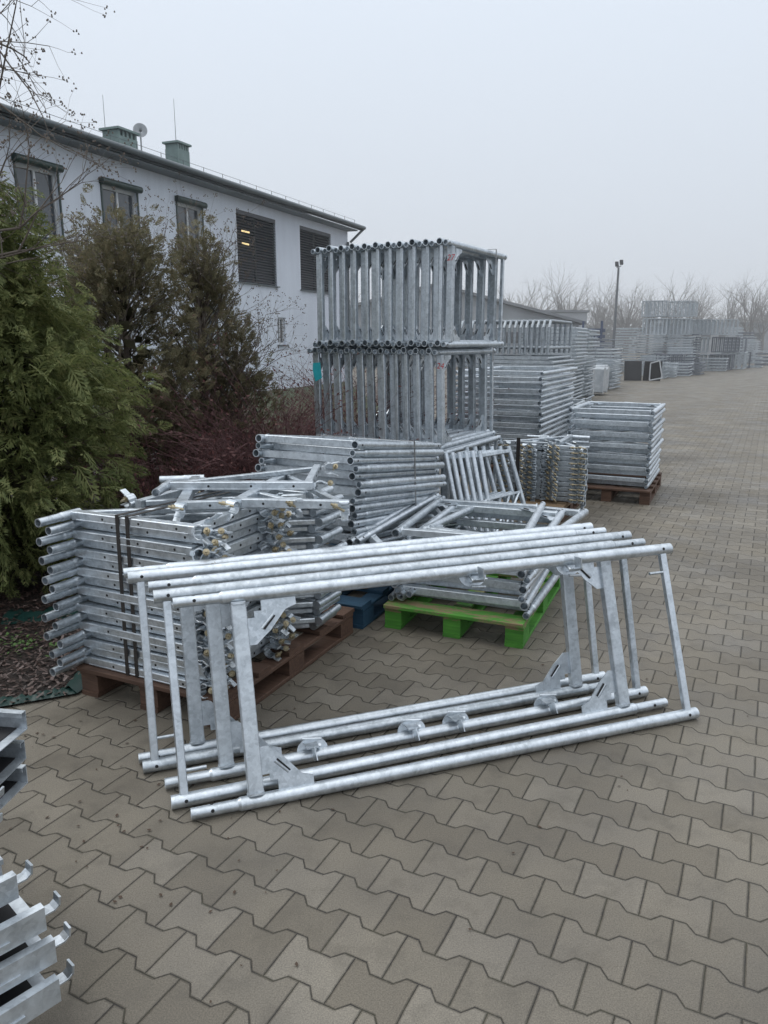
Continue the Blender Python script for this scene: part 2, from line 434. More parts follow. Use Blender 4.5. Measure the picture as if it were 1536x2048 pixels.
pallet(near_corner_mat((1.83,8.65),25,1.1),1.1,1.2,WOODB,"brown wooden pallet under a high stack of frames")
flat_stack((1.80,8.72),25,1.9,1.05,.17,17,.067,"galvanised frame in a high flat stack","galvanised frames in a high flat stack",.014,.010)
GX,GY=1.56,6.78
pallet(near_corner_mat((GX+.06,GY-.16),25,.8),.8,.8,WOODB,"brown wooden pallet under a smaller bracket stack",WOODN)
DGg,RGg=DR(25)
sg=Stamp(lambda:make_bracket("galvanised scaffold bracket with couplers in a small strapped stack","galvanised scaffold brackets in a small stack",True))
for i in range(11):
    z=.172+i*.048
    o0=V((GX,GY,z))
    sg.put(basis(o0+DGg*.76-RGg*(.26+random.uniform(-.01,.01)),-DGg,V((0,0,1))))
    sg.put(basis(o0+DGg*.76-RGg*(.02+random.uniform(-.01,.01))+V((0,0,.02)),-DGg,V((0,0,-1))))
b=MB(); p=V((GX,GY,0))-RGg*.33-DGg*.06
b.bar(V((p.x,p.y,.14)),V((p.x,p.y,.74)),.035,.003,DGg,.0005)
o=mobj("strapping_band",b.mesh("strapping_band",STRAP));o["label"]="dark band over the smaller bracket stack";o["category"]="strap";o["group"]="strapping bands around stacked steel"
def make_small():
    e=empty("guardrail_frame","narrow galvanised end frame leaning against the tall stack","guardrail frame","narrow galvanised end frames leaning together")
    b=MB(); b.cyl((0,0,0),(.06,0,.80),.020,seg=10,hollow=(1,1)); kid("leg",b.mesh("leg",GALV),e)
    b=MB(); b.cyl((.5,0,0),(.44,0,.80),.020,seg=10,hollow=(1,1)); kid("leg",b.mesh("leg",GALV),e)
    b=MB(); b.bar((.06,0,.76),(.44,0,.76),.03,.03,(0,1,0)); kid("rail",b.mesh("rail",GALV),e)
    b=MB(); b.bar((.04,0,.42),(.46,0,.42),.02,.02,(0,1,0)); kid("rail",b.mesh("rail",GALV),e)
    b=MB(); b.cyl((.03,0,.06),(.45,0,.42),.012,seg=8); kid("diagonal_brace",b.mesh("diagonal_brace",GALV),e)
    return e
ss=Stamp(make_small)
for i in range(6):
    base=CT+RT*(.27+.032*i)+DT*(-.16+.045*i)+V((0,0,.018))
    ez=V((0,0,1))*.97-RT*(.27+.01*i)
    ss.put(basis(base,DT*math.cos(.05*i)+RT*math.sin(.05*i),ez))
# ------------------------------------------------------------------ open steel trays with hooks (close, partly out of frame)
def make_deck():
    e=empty("steel_deck_tray","galvanised channel tray section with small end hooks in a pile","scaffold deck tray","galvanised channel trays piled on the paving")
    L=1.1;w=.26;H=.060
    b=MB()
    b.box((0,.003,0),(L,w-.003,.003))
    for y0,s in ((0,1),(w,-1)):
        a,c=sorted((y0,y0+s*.003)); b.box((0,a,0),(L,c,H))
        a,c=sorted((y0+s*.0031,y0+s*.022)); b.box((0,a,H-.003),(L,c,H))
        a,c=sorted((y0+s*.019,y0+s*.022)); b.box((0,a,H-.014),(L,c,H-.0031))
        a,c=sorted((y0-s*.004,y0-s*.0002)); b.box((.1,a,.012),(L-.08,c,.022))
    kid("tray",b.mesh("tray",[GALVD,BLACK]),e)
    b=MB(); b.box((L-.12,.0035,.0032),(L-.117,w-.0035,H-.016)); kid("inner_stop",b.mesh("inner_stop",GALVD),e)
    b=MB(); b.box((.01,.006,.0034),(L-.03,w-.006,.0054)); kid("painted_shade",b.mesh("painted_shade",BLACK),e)  # black sheet over the tray floor, shade of the dark interior as colour
    def hk():
        b=MB(); b.bar((-.04,0,.0),(.034,0,.0),.030,.006,(0,0,1),.001)
        b.bar((.033,0,-.001),(.046,0,.008),.030,.006,(0,0,1),.001)
        b.bar((.046,0,.006),(.049,0,.028),.030,.006,(1,0,0),.001); return b.mesh("end_hook",GALV)
    k=kid("end_hook",cached('ehk',hk),e); k.location=(L,.05,.009)
    return e
sd=Stamp(make_deck)
for i,(x,y,z,a) in enumerate(((-.735,1.42,.135,36),(-.75,1.45,.212,38),(-.77,1.46,.289,37),(-.83,1.47,.366,35))):
    D,R=DR(a+6); p=V((x,y,z))-D*1.1
    sd.put(basis(p,D,(0,0,1)))
for i,(x,y,z) in enumerate(((-1.09,1.74,.32),(-1.07,1.73,.405),(-1.085,1.75,.49))):
    ex=V((.93,-.10+random.uniform(-.04,.04),0)).normalized(); p=V((x,y,z))-ex*1.1
    sd.put(basis(p,ex,(0,0,1)))
D,R=DR(42)
for k in (.25,.8):
    q=V((-.82,1.38,0))-D*k-R*.12; bearer(q-R*.12+V((0,0,.067)),q+R*.12+V((0,0,.067)),.09,.134,"timber bearer under piled channel trays")
for k in (.45,.95):
    q=V((-1.08,1.74,0))-V((.99,-.1,0))*k; bearer(q+V((0,-.02,.159)),q+V((.04,.3,.159)),.09,.318,"timber bearer under piled channel trays")
# ------------------------------------------------------------------ ground
def paver_material():
    m,nt,b=new_mat("interlocking_pavers"); N=nt.nodes; Lk=nt.links
    tc=N.new("ShaderNodeTexCoord"); mp=N.new("ShaderNodeMapping"); mp.inputs['Rotation'].default_value=(0,0,math.radians(27))
    Lk.new(tc.outputs['Object'],mp.inputs[0]); sx=N.new("ShaderNodeSeparateXYZ"); Lk.new(mp.outputs[0],sx.inputs[0])
    a0,b0=sx.outputs[0],sx.outputs[1]
    wn=noise(nt,tc.outputs['Object'],9,2); wob=mathn(nt,'MULTIPLY',mathn(nt,'SUBTRACT',wn,.5),.005)
    A=mathn(nt,'ADD',a0,wob); B=mathn(nt,'ADD',b0,wob)
    P=.185; S=.132; AM=.0150
    mm=lambda *x,**k:mathn(nt,*x,**k)
    fa=mm('FRACT',mm('DIVIDE',A,P))
    T=mm('SUBTRACT',mm('MULTIPLY',mm('ABSOLUTE',mm('SUBTRACT',fa,.5)),4.0),1.0)
    T=mm('MINIMUM',mm('MAXIMUM',mm('MULTIPLY',T,3.6),-1.0),1.0)
    j=mm('ROUND',mm('DIVIDE',B,S))
    par=mm('PINGPONG',j,1.0)
    sj=mm('SUBTRACT',1.0,mm('MULTIPLY',par,2.0))
    d=mm('SUBTRACT',mm('SUBTRACT',B,mm('MULTIPLY',j,S)),mm('MULTIPLY',mm('MULTIPLY',sj,T),AM))
    neg=mm('LESS_THAN',d,0.0)
    row=mm('SUBTRACT',j,neg)
    rp=mm('PINGPONG',row,1.0)
    off=mm('MULTIPLY',mm('SUBTRACT',1.0,rp),P/2)
    ar=mm('DIVIDE',mm('SUBTRACT',A,off),P)
    ci=mm('FLOOR',ar)
    ds=mm('MULTIPLY',mm('SUBTRACT',.5,mm('ABSOLUTE',mm('SUBTRACT',mm('FRACT',ar),.5))),P)
    dist=mm('MINIMUM',mm('MULTIPLY',mm('ABSOLUTE',d),.93),ds)
    jn=noise(nt,tc.outputs['Object'],60,3); dist=mm('ADD',dist,mm('MULTIPLY',mm('SUBTRACT',jn,.5),.002))
    mr=N.new("ShaderNodeMapRange"); mr.interpolation_type='SMOOTHSTEP'; Lk.new(dist,mr.inputs[0])
    mr.inputs[1].default_value=.0006; mr.inputs[2].default_value=.0027; solid=mr.outputs[0]
    mr2=N.new("ShaderNodeMapRange"); mr2.interpolation_type='SMOOTHSTEP'; Lk.new(dist,mr2.inputs[0])
    mr2.inputs[1].default_value=.0005; mr2.inputs[2].default_value=.0055; hgt=mr2.outputs[0]
    cx=N.new("ShaderNodeCombineXYZ"); Lk.new(row,cx.inputs[0]); Lk.new(ci,cx.inputs[1])
    wnz=N.new("ShaderNodeTexWhiteNoise"); wnz.noise_dimensions='3D'; Lk.new(cx.outputs[0],wnz.inputs['Vector'])
    rnd=wnz.outputs['Value']
    o=tc.outputs['Object']
    base=ramp(nt,rnd,[(0,(.124,.109,.086)),(.5,(.146,.130,.104)),(.85,(.160,.143,.116)),(1,(.178,.161,.133))])
    fine=noise(nt,o,240,4,.8); 
    base=mixc(nt,.95,base,ramp(nt,fine,[(.3,(.24,.24,.24)),(.5,(.5,.5,.5)),(.72,(.78,.77,.75))]),'OVERLAY')
    big=noise(nt,o,1.1,5,.6)
    base=mixc(nt,.8,base,ramp(nt,big,[(.3,(.34,.34,.35)),(.65,(.63,.63,.62))]),'OVERLAY')
    st=noise(nt,o,5.5,6,.7)
    base=mixc(nt,mm('MULTIPLY',ramp(nt,st,[(.50,(0,0,0)),(.70,(1,1,1))]),.55),base,(.078,.069,.055))
    moss=noise(nt,o,14,3)
    jc=mixc(nt,ramp(nt,moss,[(.4,(0,0,0)),(.65,(1,1,1))]),(.018,.016,.014),(.035,.033,.018))
    col=mixc(nt,solid,jc,base)
    Lk.new(col,b.inputs['Base Color'])
    wet=noise(nt,o,2.2,4,.6)
    rr=ramp(nt,wet,[(.35,(.42,.42,.42)),(.65,(.75,.75,.75))]); Lk.new(rr,b.inputs['Roughness'])
    b.inputs['Specular IOR Level'].default_value=.4
    h=mm('ADD',mm('MULTIPLY',hgt,1.0),mm('MULTIPLY',fine,.22))
    h=mm('ADD',h,mm('MULTIPLY',rnd,.3))
    bump(nt,b,h,.8,.006)
    return m
PAV=paver_material()
b=MB(); b.quad([(-150,-20,0),(200,-20,0),(200,330,0),(-150,330,0)])
g=mobj("ground",b.mesh("ground",PAV)); g["kind"]="structure"
m,nt,bs=new_mat("bark_mulch"); tc=nt.nodes.new("ShaderNodeTexCoord"); o=tc.outputs['Object']
vo=nt.nodes.new("ShaderNodeTexVoronoi"); vo.inputs['Scale'].default_value=38; nt.links.new(o,vo.inputs['Vector'])
n=noise(nt,o,50,4,.7); c=mixc(nt,.5,ramp(nt,n,[(.3,(.012,.008,.006)),(.7,(.06,.038,.03))]),ramp(nt,vo.outputs['Distance'],[(0,(.07,.045,.035)),(.6,(.009,.006,.005))]))
nt.links.new(c,bs.inputs['Base Color']); bs.inputs['Roughness'].default_value=.6; bump(nt,bs,mathn(nt,'ADD',n,vo.outputs['Distance']),1,.03)
MULCH=m
E0=V((-1.42,3.20,0)); E1=E0+V((.22,.975,0))*10; E2=V((-1.75,3.05,0)); E3=V((-14,-2.0,0))
b=MB()
b.quad([(E0.x,E0.y,.010),(E1.x,E1.y,.010),(-13,13,.010),(E3.x,E3.y,.010),(E2.x,E2.y,.010)])
bed=mobj("planting_bed",b.mesh("planting_bed",MULCH)); bed["kind"]="structure"
cv=[];cf=[]
for i in range(11000):
    x=random.uniform(-3.3,-1.2); y=random.uniform(2.2,5.2)
    if x>-1.42+(y-3.2)*.225-.03 or y< 3.2+(x+1.42)*.43: continue
    a=random.uniform(0,6.28); l=random.uniform(.012,.04); w=random.uniform(.005,.015); z=random.uniform(.012,.035)
    tl=random.uniform(-.5,.5)
    c0,s0=math.cos(a),math.sin(a)
    pts=[(x+c0*l*u-s0*w*v,y+s0*l*u+c0*w*v,z+tl*l*u+.3*w*v*random.random()) for u,v in ((-.5,-.5),(.5,-.4),(.6,.5),(-.5,.5))]
    k=len(cv); cv+=pts; cf.append([k,k+1,k+2,k+3])
me=bpy.data.meshes.new("bark_chips"); me.from_pydata(cv,[],cf)
m,nt,bs=new_mat("bark_chip"); ge=nt.nodes.new("ShaderNodeNewGeometry")
nt.links.new(ramp(nt,ge.outputs['Random Per Island'],[(0,(.02,.012,.010)),(.6,(.075,.046,.038)),(1,(.15,.11,.10))]),bs.inputs['Base Color']); bs.inputs['Roughness'].default_value=.5
me.materials.append(m); o=mobj("bark_chips",me); o["kind"]="stuff"
m,nt,bs=new_mat("green_woven_fabric"); tc=nt.nodes.new("ShaderNodeTexCoord")
wv=nt.nodes.new("ShaderNodeTexWave"); wv.inputs['Scale'].default_value=60; nt.links.new(tc.outputs['Object'],wv.inputs[0])
nt.links.new(ramp(nt,wv.outputs['Fac'],[(0,(.004,.022,.019)),(1,(.008,.045,.038))]),bs.inputs['Base Color']); bs.inputs['Roughness'].default_value=.5
FAB=m
b=MB()
def strip(p,q,w,zmax):
    n=30; d=(q-p); nn=V((-d.y,d.x,0)).normalized()
    rows=[]
    for i in range(n+1):
        t=i/n; c=p+d*t
        ww=w*(.7+.5*random.random())
        rows.append([c+V((0,0,.013)),c+nn*ww*.5+V((0,0,.02+zmax*random.random())),c+nn*ww+V((0,0,.014+.3*zmax*random.random()))])
    vs=[x for r in rows for x in r]
    fs=[]
    for i in range(n):
        for k in range(2): a=i*3+k; fs.append([a,a+3,a+4,a+1])
    b.add(vs,fs,True)
strip(E2,E0,.08,.02); strip(E0,E0+V((.22,.975,0))*7,.12,.03)
strip(V((-2.2,4.05,0)),V((-1.45,4.3,0)),.22,.03)
o=mobj("landscape_fabric",b.mesh("landscape_fabric",FAB)); o["label"]="dark green woven weed fabric edging the mulch bed"; o["category"]="fabric"
b=MB(); b.quad([(-13,13.01,.006),(E1.x,13.0,.006),(-2,34,.006),(-30,34,.006)])
o=mobj("grass",b.mesh("grass",simple("winter_grass",(.07,.09,.035),(.03,.045,.02),6,.9))); o["kind"]="structure"
cv=[];cf=[];rn=random.Random(9)
for i in range(140):
    x=rn.uniform(-1.9,-.3) if i<90 else rn.uniform(-.5,2.2); y=rn.uniform(1.8,3.1) if i<90 else rn.uniform(1.5,4.5); a=rn.uniform(0,6.28); l=rn.uniform(.003,.010); c0,s0=math.cos(a),math.sin(a)
    k=len(cv); cv+=[(x+c0*l*u-s0*l*.6*v,y+s0*l*u+c0*l*.6*v,.003+.004*rn.random()) for u,v in ((-1,0),(0,-1),(1,0),(0,1))]; cf.append([k,k+1,k+2,k+3])
me=bpy.data.meshes.new("leaf_litter"); me.from_pydata(cv,[],cf); me.materials.append(simple("dead_leaf",(.06,.035,.02))); o=mobj("leaf_litter",me); o["kind"]="stuff"
# ------------------------------------------------------------------ foliage
def leafmat(name,stops,rough=.6,tl=.3):
    m,nt,bs=new_mat(name); ge=nt.nodes.new("ShaderNodeNewGeometry"); tc=nt.nodes.new("ShaderNodeTexCoord")
    n=noise(nt,tc.outputs['Object'],3.0,3)
    f=mathn(nt,'ADD',mathn(nt,'MULTIPLY',ge.outputs['Random Per Island'],.45),mathn(nt,'MULTIPLY',n,.65))
    nt.links.new(ramp(nt,f,stops),bs.inputs['Base Color']); bs.inputs['Roughness'].default_value=rough
    bs.inputs['Specular IOR Level'].default_value=.3
    tr=nt.nodes.new("ShaderNodeBsdfTranslucent"); mx=nt.nodes.new("ShaderNodeMixShader"); mx.inputs[0].default_value=tl
    src=bs.inputs['Base Color'].links[0].from_socket; nt.links.new(src,tr.inputs['Color'])
    out=[x for x in nt.nodes if x.type=='OUTPUT_MATERIAL'][0]
    nt.links.new(bs.outputs[0],mx.inputs[1]); nt.links.new(tr.outputs[0],mx.inputs[2]); nt.links.new(mx.outputs[0],out.inputs['Surface'])
    return m
THG=leafmat("thuja_green",[(.2,(.062,.085,.028)),(.5,(.150,.178,.066)),(.75,(.235,.25,.098)),(.95,(.30,.28,.125))],tl=.42)
THB=leafmat("conifer_brown_green",[(.2,(.095,.090,.056)),(.45,(.175,.168,.100)),(.7,(.235,.205,.125)),(.95,(.25,.165,.105))],tl=.42)
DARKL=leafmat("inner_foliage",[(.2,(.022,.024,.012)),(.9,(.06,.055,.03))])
BARK=simple("bark_brown",(.15,.12,.095),(.07,.055,.042),20,.8)
TWIG=simple("grey_twig",(.14,.12,.10),(.08,.062,.05),20,.8)
def fan_template():
    q=[]
    def leaf(x0,y0,x1,y1,w):
        dx,dy=x1-x0,y1-y0; L=math.hypot(dx,dy); nx,ny=-dy/L*w,dx/L*w; mx,my=x0+dx*.45,y0+dy*.45
        q.append([(x0,y0),(mx+nx,my+ny),(x1,y1),(mx-nx,my-ny)])
    leaf(0,0,1,0,.025)
    for t in np.linspace(.12,.88,7):
        l=.55*(1-t)**.6*(.9+.2*random.random())
        for s in (-1,1):
            a=math.radians(42); ex,ey=t+l*math.cos(a),s*l*math.sin(a)
            leaf(t,0,ex,ey,.028)
            if l>.25:
                mx,my=t+(ex-t)*.5,ey*.5
                leaf(mx,my,mx+l*.45,my+s*l*.08,.026)
                leaf(mx,my,mx+l*.12,my+s*l*.42,.026)
    return np.array(q)
TPL=fan_template()
def sprays(O,Ax,S,size,droop):
    u=TPL[None,:,:,0]*size[:,None,None]; v=TPL[None,:,:,1]*size[:,None,None]
    P=O[:,None,None,:]+Ax[:,None,None,:]*u[...,None]+S[:,None,None,:]*v[...,None]
    P[...,2]-=droop[:,None,None]*(u**2+.6*v**2)
    P+=rng.normal(0,.0025,P.shape)
    return P.reshape(-1,4,3)
def quads_mesh(name,groups,mats):
    allv=np.concatenate([g.reshape(-1,3) for g in groups]); nq=len(allv)//4
    me=bpy.data.meshes.new(name)
    me.vertices.add(len(allv)); me.vertices.foreach_set('co',allv.astype(np.float32).ravel())
    me.loops.add(nq*4); me.loops.foreach_set('vertex_index',np.arange(nq*4,dtype=np.int32))
    me.polygons.add(nq); me.polygons.foreach_set('loop_start',np.arange(0,nq*4,4,dtype=np.int32)); me.polygons.foreach_set('loop_total',np.full(nq,4,dtype=np.int32))
    mi=np.concatenate([np.full(len(g),i,dtype=np.int32) for i,g in enumerate(groups)])
    for m in mats: me.materials.append(m)
    me.polygons.foreach_set('material_index',mi); me.update(); me.validate(); return me
def conifer(x,y,h,r,n,mat,label,prof,size=.16,zmin=.05,lumps=9,droop=1.5,up=.5,seed=1,inner=.33):
    R=np.random.default_rng(seed)
    e=empty("conifer_tree",label,"tree","evergreen trees in the planting bed",Matrix.Translation((x,y,0)))
    nl=lumps*14
    lz=R.uniform(zmin,.97,nl)**1.0; la=R.uniform(0,2*math.pi,nl); lr=R.uniform(.5,1.2,nl)
    pr=np.array([prof(t) for t in lz]); tips=np.stack([np.cos(la)*pr*lr*r,np.sin(la)*pr*lr*r,lz*h],1)
    idx=R.integers(0,nl,n); spread=.11*r+.02
    O=tips[idx]*np.stack([R.uniform(.55,1.0,n)]*2+[np.ones(n)],1)+R.normal(0,1,(n,3))*spread*np.array([1,1,1.3])
    O[:,2]=np.clip(O[:,2],.04,None)
    out=O*np.array([1,1,0]); out/=np.linalg.norm(out,axis=1)[:,None]+1e-6
    Ax=out+np.array([0,0,1])*R.normal(up,.45,n)[:,None]+R.normal(0,.35,(n,3)); Ax/=np.linalg.norm(Ax,axis=1)[:,None]
    S=np.cross(Ax,R.normal(0,1,(n,3))+np.array([0,0,.6])); S/=np.linalg.norm(S,axis=1)[:,None]
    sz=R.uniform(.6,1.25,n)*size
    G=sprays(O,Ax,S,sz,R.uniform(.3,1.6,n)*droop)
    ni=int(n*inner)
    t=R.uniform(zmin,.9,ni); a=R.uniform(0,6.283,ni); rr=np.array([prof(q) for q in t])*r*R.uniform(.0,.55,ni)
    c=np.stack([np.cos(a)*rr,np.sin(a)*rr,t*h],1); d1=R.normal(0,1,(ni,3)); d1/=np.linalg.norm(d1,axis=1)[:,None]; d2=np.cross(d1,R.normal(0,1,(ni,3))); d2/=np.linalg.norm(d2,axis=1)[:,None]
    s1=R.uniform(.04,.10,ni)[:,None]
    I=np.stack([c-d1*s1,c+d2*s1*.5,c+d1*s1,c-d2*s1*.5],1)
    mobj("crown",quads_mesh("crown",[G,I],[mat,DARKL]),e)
    b=MB(); b.cyl((0,0,0),(0,0,h*.9),.05,.01,seg=8)
    for i in range(0,nl):
        z=tips[i][2]; b.cyl((0,0,max(.05,z-.3)),tuple(tips[i]*np.array([.95,.95,1])),.009,.003,seg=4,cap=False)
    mobj("trunk",b.mesh("trunk",BARK),e)
    return e
pA=lambda t:(min(1,(1-t)*1.7+.04))**.9*(.75+.25*min(1,t*5))
pB=lambda t:max(.12,math.sin(math.pi*min(1,(t*.85+.12)))**.8)
conifer(-2.62,5.0,2.5,.90,6500,THG,"dense green thuja beside the mulch bed",pA,.17,.03,10,droop=2.3,up=.35,seed=3,inner=.2)
conifer(-4.3,5.8,2.55,1.0,2200,THG,"dense green thuja behind another thuja",pA,.18,.03,9,seed=4)
conifer(-2.25,6.7,2.55,.66,3900,THB,"brownish green conifer with uneven crown",pB,.12,.06,9,up=.9,droop=.8,seed=5,inner=.06)
conifer(-1.72,7.3,2.55,.46,1900,THB,"thin twiggy brownish conifer near the white building",pB,.11,.08,7,up=1.0,droop=.6,seed=6,inner=.03)
conifer(-1.38,7.2,1.75,.34,900,THB,"low twiggy brownish conifer beside red shrubs",pB,.105,.08,6,up=1.1,droop=.5,seed=16,inner=.02)
conifer(-3.1,7.6,2.45,.6,1300,THB,"brownish conifer partly hidden between others",pB,.14,.08,7,up=.8,droop=.6,seed=8,inner=.1)
def branch(b,p,d,L,r,depth,rnd,buds=None,spread=.55,seg=4,grav=.0):
    n=3; q=V(p); dd=V(d).normalized()
    for i in range(n):
        dd=(dd+V((rnd.gauss(0,.12),rnd.gauss(0,.12),rnd.gauss(0,.08)+grav))).normalized()
        q2=q+dd*(L/n); r2=r*.82
        b.cyl(q,q2,r,r2,seg=seg,cap=False)
        if depth>0:
            for k in range(1 if i<n-1 else 2):
                nd=(dd+V((rnd.gauss(0,spread),rnd.gauss(0,spread),rnd.gauss(.1,spread)))).normalized()
                branch(b,q2,nd,L*rnd.uniform(.5,.75),r2*.7,depth-1,rnd,buds,spread,seg,grav)
        q=q2; r=r2
    if depth==0 and buds is not None: buds.append(q)
def bare_tree(name,label,x,y,limbs,depth,rnd,trunk_r=.03,h=2.5,mat=TWIG,buds=True,L=.9):
    e=empty(name,label,"tree" if "tree" in name else "shrub",None,Matrix.Translation((x,y,0)))
    b=MB(); b.cyl((0,0,0),(.03,0,h),trunk_r,trunk_r*.5,seg=8); mobj("trunk",b.mesh("trunk",mat),e)
    b=MB(); bl=[]
    for (z,d) in limbs: branch(b,(.02,0,z),d,L,trunk_r*.42,depth,rnd,bl if buds else None)
    for q in bl:
        for k in range(4):
            c=q+V((rnd.gauss(0,.010),rnd.gauss(0,.010),rnd.gauss(0,.010))); b.cyl(c,c+V((0,0,.008)),.005,.003,seg=5)
    mobj("crown",b.mesh("crown",mat),e); return e
r1=random.Random(11)
bare_tree("bare_tree","leafless young tree with small seed heads",-2.75,4.35,[(2.1,(1,.1,.12)),(2.35,(.9,-.2,.5)),(2.6,(1,.1,.55)),(2.8,(.8,0,.8)),(2.9,(.9,.2,.3)),(1.9,(1,.2,.3)),(3.0,(.5,.3,1))],3,r1,.036,3.1,L=.70)
bare_tree("bare_shrub","leafless thin shoots rising among the conifers",-1.75,7.2,[(1.2,(-.3,0,1)),(1.3,(.1,0,1)),(1.5,(.4,.1,1)),(1.6,(-.1,.2,1)),(1.7,(.3,.2,1)),(1.4,(.6,0,.8)),(1.0,(.8,0,.7)),(1.1,(.7,.2,.6)),(.9,(.9,-.1,.7)),(.8,(.6,-.3,.8))],3,r1,.030,2.0,L=.62)
bare_tree("bare_shrub","leafless thin shoots rising among the conifers",-2.3,6.6,[(1.3,(-.3,0,1)),(1.4,(.2,0,1)),(1.5,(-.5,.1,1)),(1.7,(.4,.2,1))],3,r1,.02,1.9,L=.6)
REDT=simple("dark_red_twig",(.165,.078,.078),(.08,.038,.04),20,.7)
REDL=leafmat("dark_red_leaves",[(.2,(.06,.027,.027)),(.9,(.15,.062,.058))])
def twiggy(x,y,r,h,n,seed,label):
    rn=random.Random(seed); e=empty("red_twig_shrub",label,"shrub","dark red twiggy shrubs",Matrix.Translation((x,y,0)))
    b=MB(); lv=[]
    for i in range(n):
        a=rn.uniform(0,6.283); q=V((math.cos(a)*r*.25*rn.random(),math.sin(a)*r*.25*rn.random(),.02))
        d=V((math.cos(a)*rn.uniform(.1,.9),math.sin(a)*rn.uniform(.1,.9),1)).normalized(); rad=.007
        st=h*rn.uniform(.6,1.15)/6
        for k in range(6):
            q2=q+d*st; b.cyl(q,q2,rad,rad*.8,seg=3,cap=False); rad*=.8
            if k>1:
                for _ in range(2):
                    dd=(d+V((rn.gauss(0,.6),rn.gauss(0,.6),rn.gauss(0,.4)))).normalized(); q3=q2+dd*st*rn.uniform(.5,1.2); b.cyl(q2,q3,rad*.6,rad*.3,seg=3,cap=False)
                    if rn.random()<.5: lv.append(q3)
            q=q2; d=(d+V((math.cos(a)*.12+rn.gauss(0,.1),math.sin(a)*.12+rn.gauss(0,.1),-.08))).normalized()
    mobj("twigs",b.mesh("twigs",REDT),e)
    b=MB()
    for q in lv:
        u=V((rn.gauss(0,1),rn.gauss(0,1),rn.gauss(0,1))).normalized()*.018; w=u.orthogonal().normalized()*.009
        b.quad([q-u,q+w,q+u,q-w])
    mobj("leaves",b.mesh("leaves",REDL),e)
twiggy(-1.12,6.3,.6,1.38,190,1,"dense dark red twiggy shrub beside the frames")
twiggy(-.80,6.9,.6,1.5,200,2,"dense dark red twiggy shrub behind the frames")
twiggy(-1.75,6.0,.6,1.1,150,3,"dense dark red twiggy shrub under the conifers")
twiggy(-.3,8.6,.8,1.5,200,4,"dense dark red twiggy shrub behind the frames")
twiggy(-1.4,8.4,.9,1.6,200,5,"dense dark red twiggy shrub behind the frames")
b=MB(); rn=random.Random(5)
for i in range(140):
    x=-1.95+rn.gauss(0,.14); y=3.75+rn.gauss(0,.08); z=.02+rn.random()*.03; a=rn.uniform(0,6.28); s=rn.uniform(.006,.016)
    u=V((math.cos(a),math.sin(a),.3))*s; w=V((-math.sin(a),math.cos(a),0))*s*.6
    c=V((x,y,z)); b.quad([c-u,c+w,c+u,c-w])
o=mobj("weeds",b.mesh("weeds",simple("weed_green",(.07,.14,.03)))); o["kind"]="stuff"
# ------------------------------------------------------------------ white building
m,nt,bs=new_mat("pale_render"); tc=nt.nodes.new("ShaderNodeTexCoord"); o=tc.outputs['Object']
n1=noise(nt,o,.5,4,.6); mp=nt.nodes.new("ShaderNodeMapping"); mp.inputs['Scale'].default_value=(2.2,2.2,.18); nt.links.new(o,mp.inputs[0]); n2=noise(nt,mp.outputs[0],1.6,4,.65)
f=mathn(nt,'ADD',mathn(nt,'MULTIPLY',n1,.5),mathn(nt,'MULTIPLY',n2,.5))
nt.links.new(ramp(nt,f,[(.35,(.55,.59,.66)),(.6,(.63,.675,.75))]),bs.inputs['Base Color']); bs.inputs['Roughness'].default_value=.9
BW=m
ROOF=simple("dark_roof_tile",(.06,.075,.08),(.04,.048,.052),3,.6)
GUT=simple("grey_green_gutter",(.12,.14,.15),(.095,.115,.125),3,.4,.3)
FRG=simple("dark_green_frame",(.03,.055,.05),None,4,.4)
WHF=simple("white_window_frame",(.6,.62,.64),None,4,.4)
SHUT=simple("dark_slats",(.05,.055,.065),None,4,.5)
m,nt,bs=new_mat("window_glass"); bs.inputs['Base Color'].default_value=(.05,.06,.07,1); bs.inputs['Roughness'].default_value=.06; bs.inputs['Specular IOR Level'].default_value=.9
GLASS=m
m,nt,bs=new_mat("lit_ceiling_lamp"); bs.inputs['Emission Color'].default_value=(1,.75,.35,1); bs.inputs['Emission Strength'].default_value=.8; bs.inputs['Base Color'].default_value=(.8,.6,.3,1)
LAMPM=m
Lp=V((-7.4,15.8,0)); Rp=V((-.85,31.5,0)); ux=(Rp-Lp).normalized(); back=12.0
nin=V((-ux.y,ux.x,0))
Bm=Matrix(((ux.x,nin.x,0,Lp.x-ux.x*back),(ux.y,nin.y,0,Lp.y-ux.y*back),(0,0,1,0),(0,0,0,1)))
sl=(Rp-Lp).length
BL=sl+back-.15; Hh=5.92; DEP=10.0; SET=.45
bld=empty("white_building","pale two storey office building with dark low roof","building",None,Bm)
def at(s): return back+s*sl
wins=[(at(.070),1.15,3.80,5.20,0),(at(.217),1.25,3.85,5.2,0),(at(.378),1.15,3.85,5.25,0),(at(.580),2.3,3.40,5.5,1),(at(.815),2.4,3.40,5.55,1),
      (back-5.5,1.3,3.85,5.35,0),(at(.10),1.3,1.0,2.4,0),(at(.66),.5,1.5,2.4,0),(at(.40),1.3,1.0,2.4,0)]
ops=[(c-w/2,c+w/2,z0,z1) for c,w,z0,z1,k in wins]
xs=sorted({0,BL-.3}|{o[0] for o in ops}|{o[1] for o in ops}); zs=sorted({0,Hh}|{o[2] for o in ops}|{o[3] for o in ops})
b=MB()
for i in range(len(xs)-1):
    for j in range(len(zs)-1):
        cxx=(xs[i]+xs[i+1])/2; cz=(zs[j]+zs[j+1])/2
        if any(o[0]<cxx<o[1] and o[2]<cz<o[3] for o in ops): continue
        b.quad([(xs[i],SET,zs[j]),(xs[i+1],SET,zs[j]),(xs[i+1],SET,zs[j+1]),(xs[i],SET,zs[j+1])])
